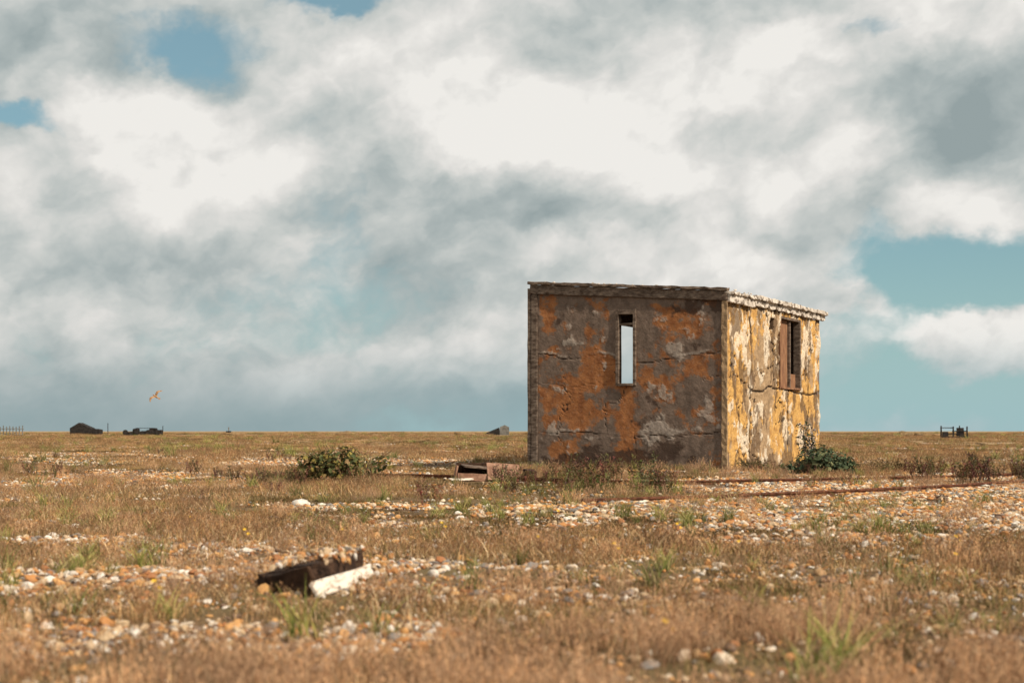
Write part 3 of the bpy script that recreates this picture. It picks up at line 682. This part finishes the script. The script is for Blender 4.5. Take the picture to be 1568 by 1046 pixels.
# bigger loose stones
bst=[(-2.78,20.0,.05),(-1.66,11.1,.06),(-1.62,11.15,.045),(-1.12,4.02,.022),(-1.07,4.0,.026),(.32,4.95,.028),(.39,4.9,.024),(.53,3.9,.020),(1.33,4.8,.03),(1.25,4.95,.024),(1.78,5.4,.034),(1.0,4.6,.022),(-.22,4.2,.020),(-.4,4.6,.018)]
ws=simple('pale_flint',(.42,.37,.31),(.70,.65,.57),20,rough=.6,bs_=.2)
gs=simple('grey_flint',(.16,.15,.145),(.27,.255,.24),20,rough=.6,bs_=.2)
for q,(x_,y_,r_) in enumerate(bst):
    o=bpy.data.objects.new('flint_stone',mesh_np('flint',stone(iv2,q)*r_,if2,None,True,gs if q in(7,10,8,11) else ws)); o.location=(x_,y_,float(height(x_,y_))+r_*.45); link(o)

# ---------- distant things ----------
def prism(name,w_,d_,h_,rh,mat,parent,loc=(0,0,0),off=.5):
    vs=[(-w_/2,-d_/2,-.3),(w_/2,-d_/2,-.3),(w_/2,-d_/2,h_),(-w_/2+w_*off,-d_/2,h_+rh),(-w_/2,-d_/2,h_)]
    vs=[(a_,b_,c_) for a_,b_,c_ in vs]+[(a_,d_/2,c_) for a_,b_,c_ in vs]
    fs=[(0,1,2,3,4),(9,8,7,6,5)]+[(q,q+5,(q+1)%5+5,(q+1)%5) for q in range(5)]
    o=bpy.data.objects.new(name,mesh_np(name,vs,fs,None,False,mat)); o.location=loc; return link(o,parent)
def root(name,x_,y_,z_=0): 
    o=bpy.data.objects.new(name,None); o.location=(x_,y_,z_); return link(o)
h1=root('black_fishing_hut',-75,250,.0)
prism('walls',3.7,2.5,1.1,.95,tar,h1,(-.5,0,0),off=.42); prism('lean_to',1.5,2,.85,.15,tar,h1,(2.05,0,0))
rough_box('post',3.9,4.0,0,.1,-.2,2.0,tar,h1,0,9)
h2=root('abandoned_boat_winch',-52,200,.0)
for q,(a_,b_,c_,d_) in enumerate([(-2.6,1.6,.0,.5),(-1.2,.7,.4,.95),(-.2,1.2,.0,.6),(1.1,.9,.3,1.0),(2.0,.8,.0,.75)]):
    rough_box('machine_part_%d'%q,a_,a_+b_,-.5,.5,c_-.2,d_,tar,h2,.05,.4)
for q,a_ in enumerate((-2.2,-.6,1.0,2.4)):
    bm=bmesh.new(); bmesh.ops.create_cone(bm,segments=18,radius1=.38,radius2=.38,depth=.12,cap_ends=True,matrix=Matrix.Translation((a_,-.62,.4))@Matrix.Rotation(math.pi/2,4,'X')); me=bpy.data.meshes.new('wheel'); bm.to_mesh(me); bm.free(); me.materials.append(tar); link(bpy.data.objects.new('wheel_%d'%q,me),h2)
rough_box('mast',2.85,2.93,0,.08,-.2,1.35,tar,h2,0,9)
rough_box('boom',-1.0,1.6,0,.08,.98,1.05,tar,h2,0,9)
h3=root('grey_wooden_shed',-1.9,200,0)
prism('shed_walls',1.3,3,1.15,.3,greyb,h3,(.85,0,0),off=.5); prism('lean_to_roof',1.9,3,.35,.75,tar,h3,(-.75,-.1,0),off=.95)
h4=root('rusty_winch_frame',33.9,109,0)
for q,(x0,x1,z0,z1) in enumerate([(-1.05,-.95,-.2,1.0),(.95,1.05,-.2,.95),(-.1,0,.0,.95),(-1.05,1.05,.05,.17),(-1.0,-.1,.82,.88),(-.1,1.0,.55,.62),(-.85,-.4,.15,.55),(.25,.8,.2,.85),(.45,.52,.6,1.02),(-.9,.9,.33,.38)]):
    y_=.03*q; rough_box('frame_bar_%d'%q,x0,x1,y_,y_+.1,z0,z1,tar,h4,.008,.3)
for q,a_ in enumerate((-.7,.55)):
    bm=bmesh.new(); bmesh.ops.create_cone(bm,segments=18,radius1=.24,radius2=.24,depth=.1,cap_ends=True,matrix=Matrix.Translation((a_,-.1,.1))@Matrix.Rotation(math.pi/2,4,'X')); me=bpy.data.meshes.new('wheel'); bm.to_mesh(me); bm.free(); me.materials.append(tar); link(bpy.data.objects.new('wheel_%d'%q,me),h4)
h5=root('marker_post',-49.8,250,0); rough_box('post',-.08,.08,-.08,.08,-.2,1.3,greyb,h5,0,9); rough_box('cross_board',-.45,.45,-.12,-.085,.35,.6,tar,h5,0,9)
h6=root('wooden_fence',-70,200,0)
for q in range(9): rough_box('picket_%d'%q,-2.5+q*.45,-2.38+q*.45,0,.08,-.2,1.25+random.uniform(-.1,.15),greyb,h6,0,9)
rough_box('rail',-2.6,1.4,-.06,-.004,.85,.95,greyb,h6,0,9)
sc_=root('distant_scrub',0,0)
for q in range(24):
    d_=random.uniform(140,330); x_=random.uniform(-.24,.40)*d_; w_=random.uniform(.8,3.0)
    v=iv2*(1+.25*np.sin(iv2@rng.normal(0,3,3)))[:,None]*np.array([w_,1,random.uniform(.2,.42)])+rng.normal(0,.06,iv2.shape)+np.array([x_,d_,.1])
    link(bpy.data.objects.new('scrub_%02d'%q,mesh_np('scrub',v,if2,None,False,scrubm)),sc_)

# ---------- bird ----------
feather=simple('bird_feather',(.30,.15,.07),(.45,.28,.14),30)
bd=bpy.data.objects.new('flying_bird',None); bd.location=(-10.02,40,1.57); bd.rotation_euler=(.5,-.75,.5); bd.scale=(1.1,)*3; link(bd)
vs=[];fs=[]
prof=[(-.13,.004,.0),(-.10,.014,0),(-.05,.024,0),(0,.028,0),(.05,.024,.002),(.075,.015,.006),(.09,.017,.010),(.105,.014,.012),(.115,.006,.010),(.128,.001,.006)]
for k_,(y_,r_,z_) in enumerate(prof):
    for q in range(10): an=q*.6283; vs.append((math.cos(an)*r_,y_,z_+math.sin(an)*r_*.9))
for k_ in range(len(prof)-1):
    for q in range(10): fs.append((k_*10+q,k_*10+(q+1)%10,(k_+1)*10+(q+1)%10,(k_+1)*10+q))
link(bpy.data.objects.new('body',mesh_np('body',vs,fs,None,True,feather)),bd)
vs=[];fs=[]
for sgn in(-1,1):
    o=len(vs); sec=[(.015,.05,-.035,.01),(.06,.062,-.03,.035),(.11,.07,-.02,.05),(.15,.055,-.02,.045),(.20,.0,-.05,.03),(.215,-.03,-.045,.025)]
    for x_,yf,yb,z_ in sec: vs+=[(sgn*x_,yf,z_),(sgn*x_,(yf+yb)/2,z_+.006),(sgn*x_,yb,z_-.002)]
    for q in range(5):
        for j in range(2): a_=o+q*3+j; fs.append((a_,a_+1,a_+4,a_+3))
link(bpy.data.objects.new('wings',mesh_np('wings',vs,fs,None,False,feather)),bd)
link(bpy.data.objects.new('tail',mesh_np('tail',[(-.01,-.10,.002),(.01,-.10,.002),(.03,-.19,0),(.0,-.2,.003),(-.03,-.19,0)],[(0,1,2,3,4)],None,False,feather)),bd)
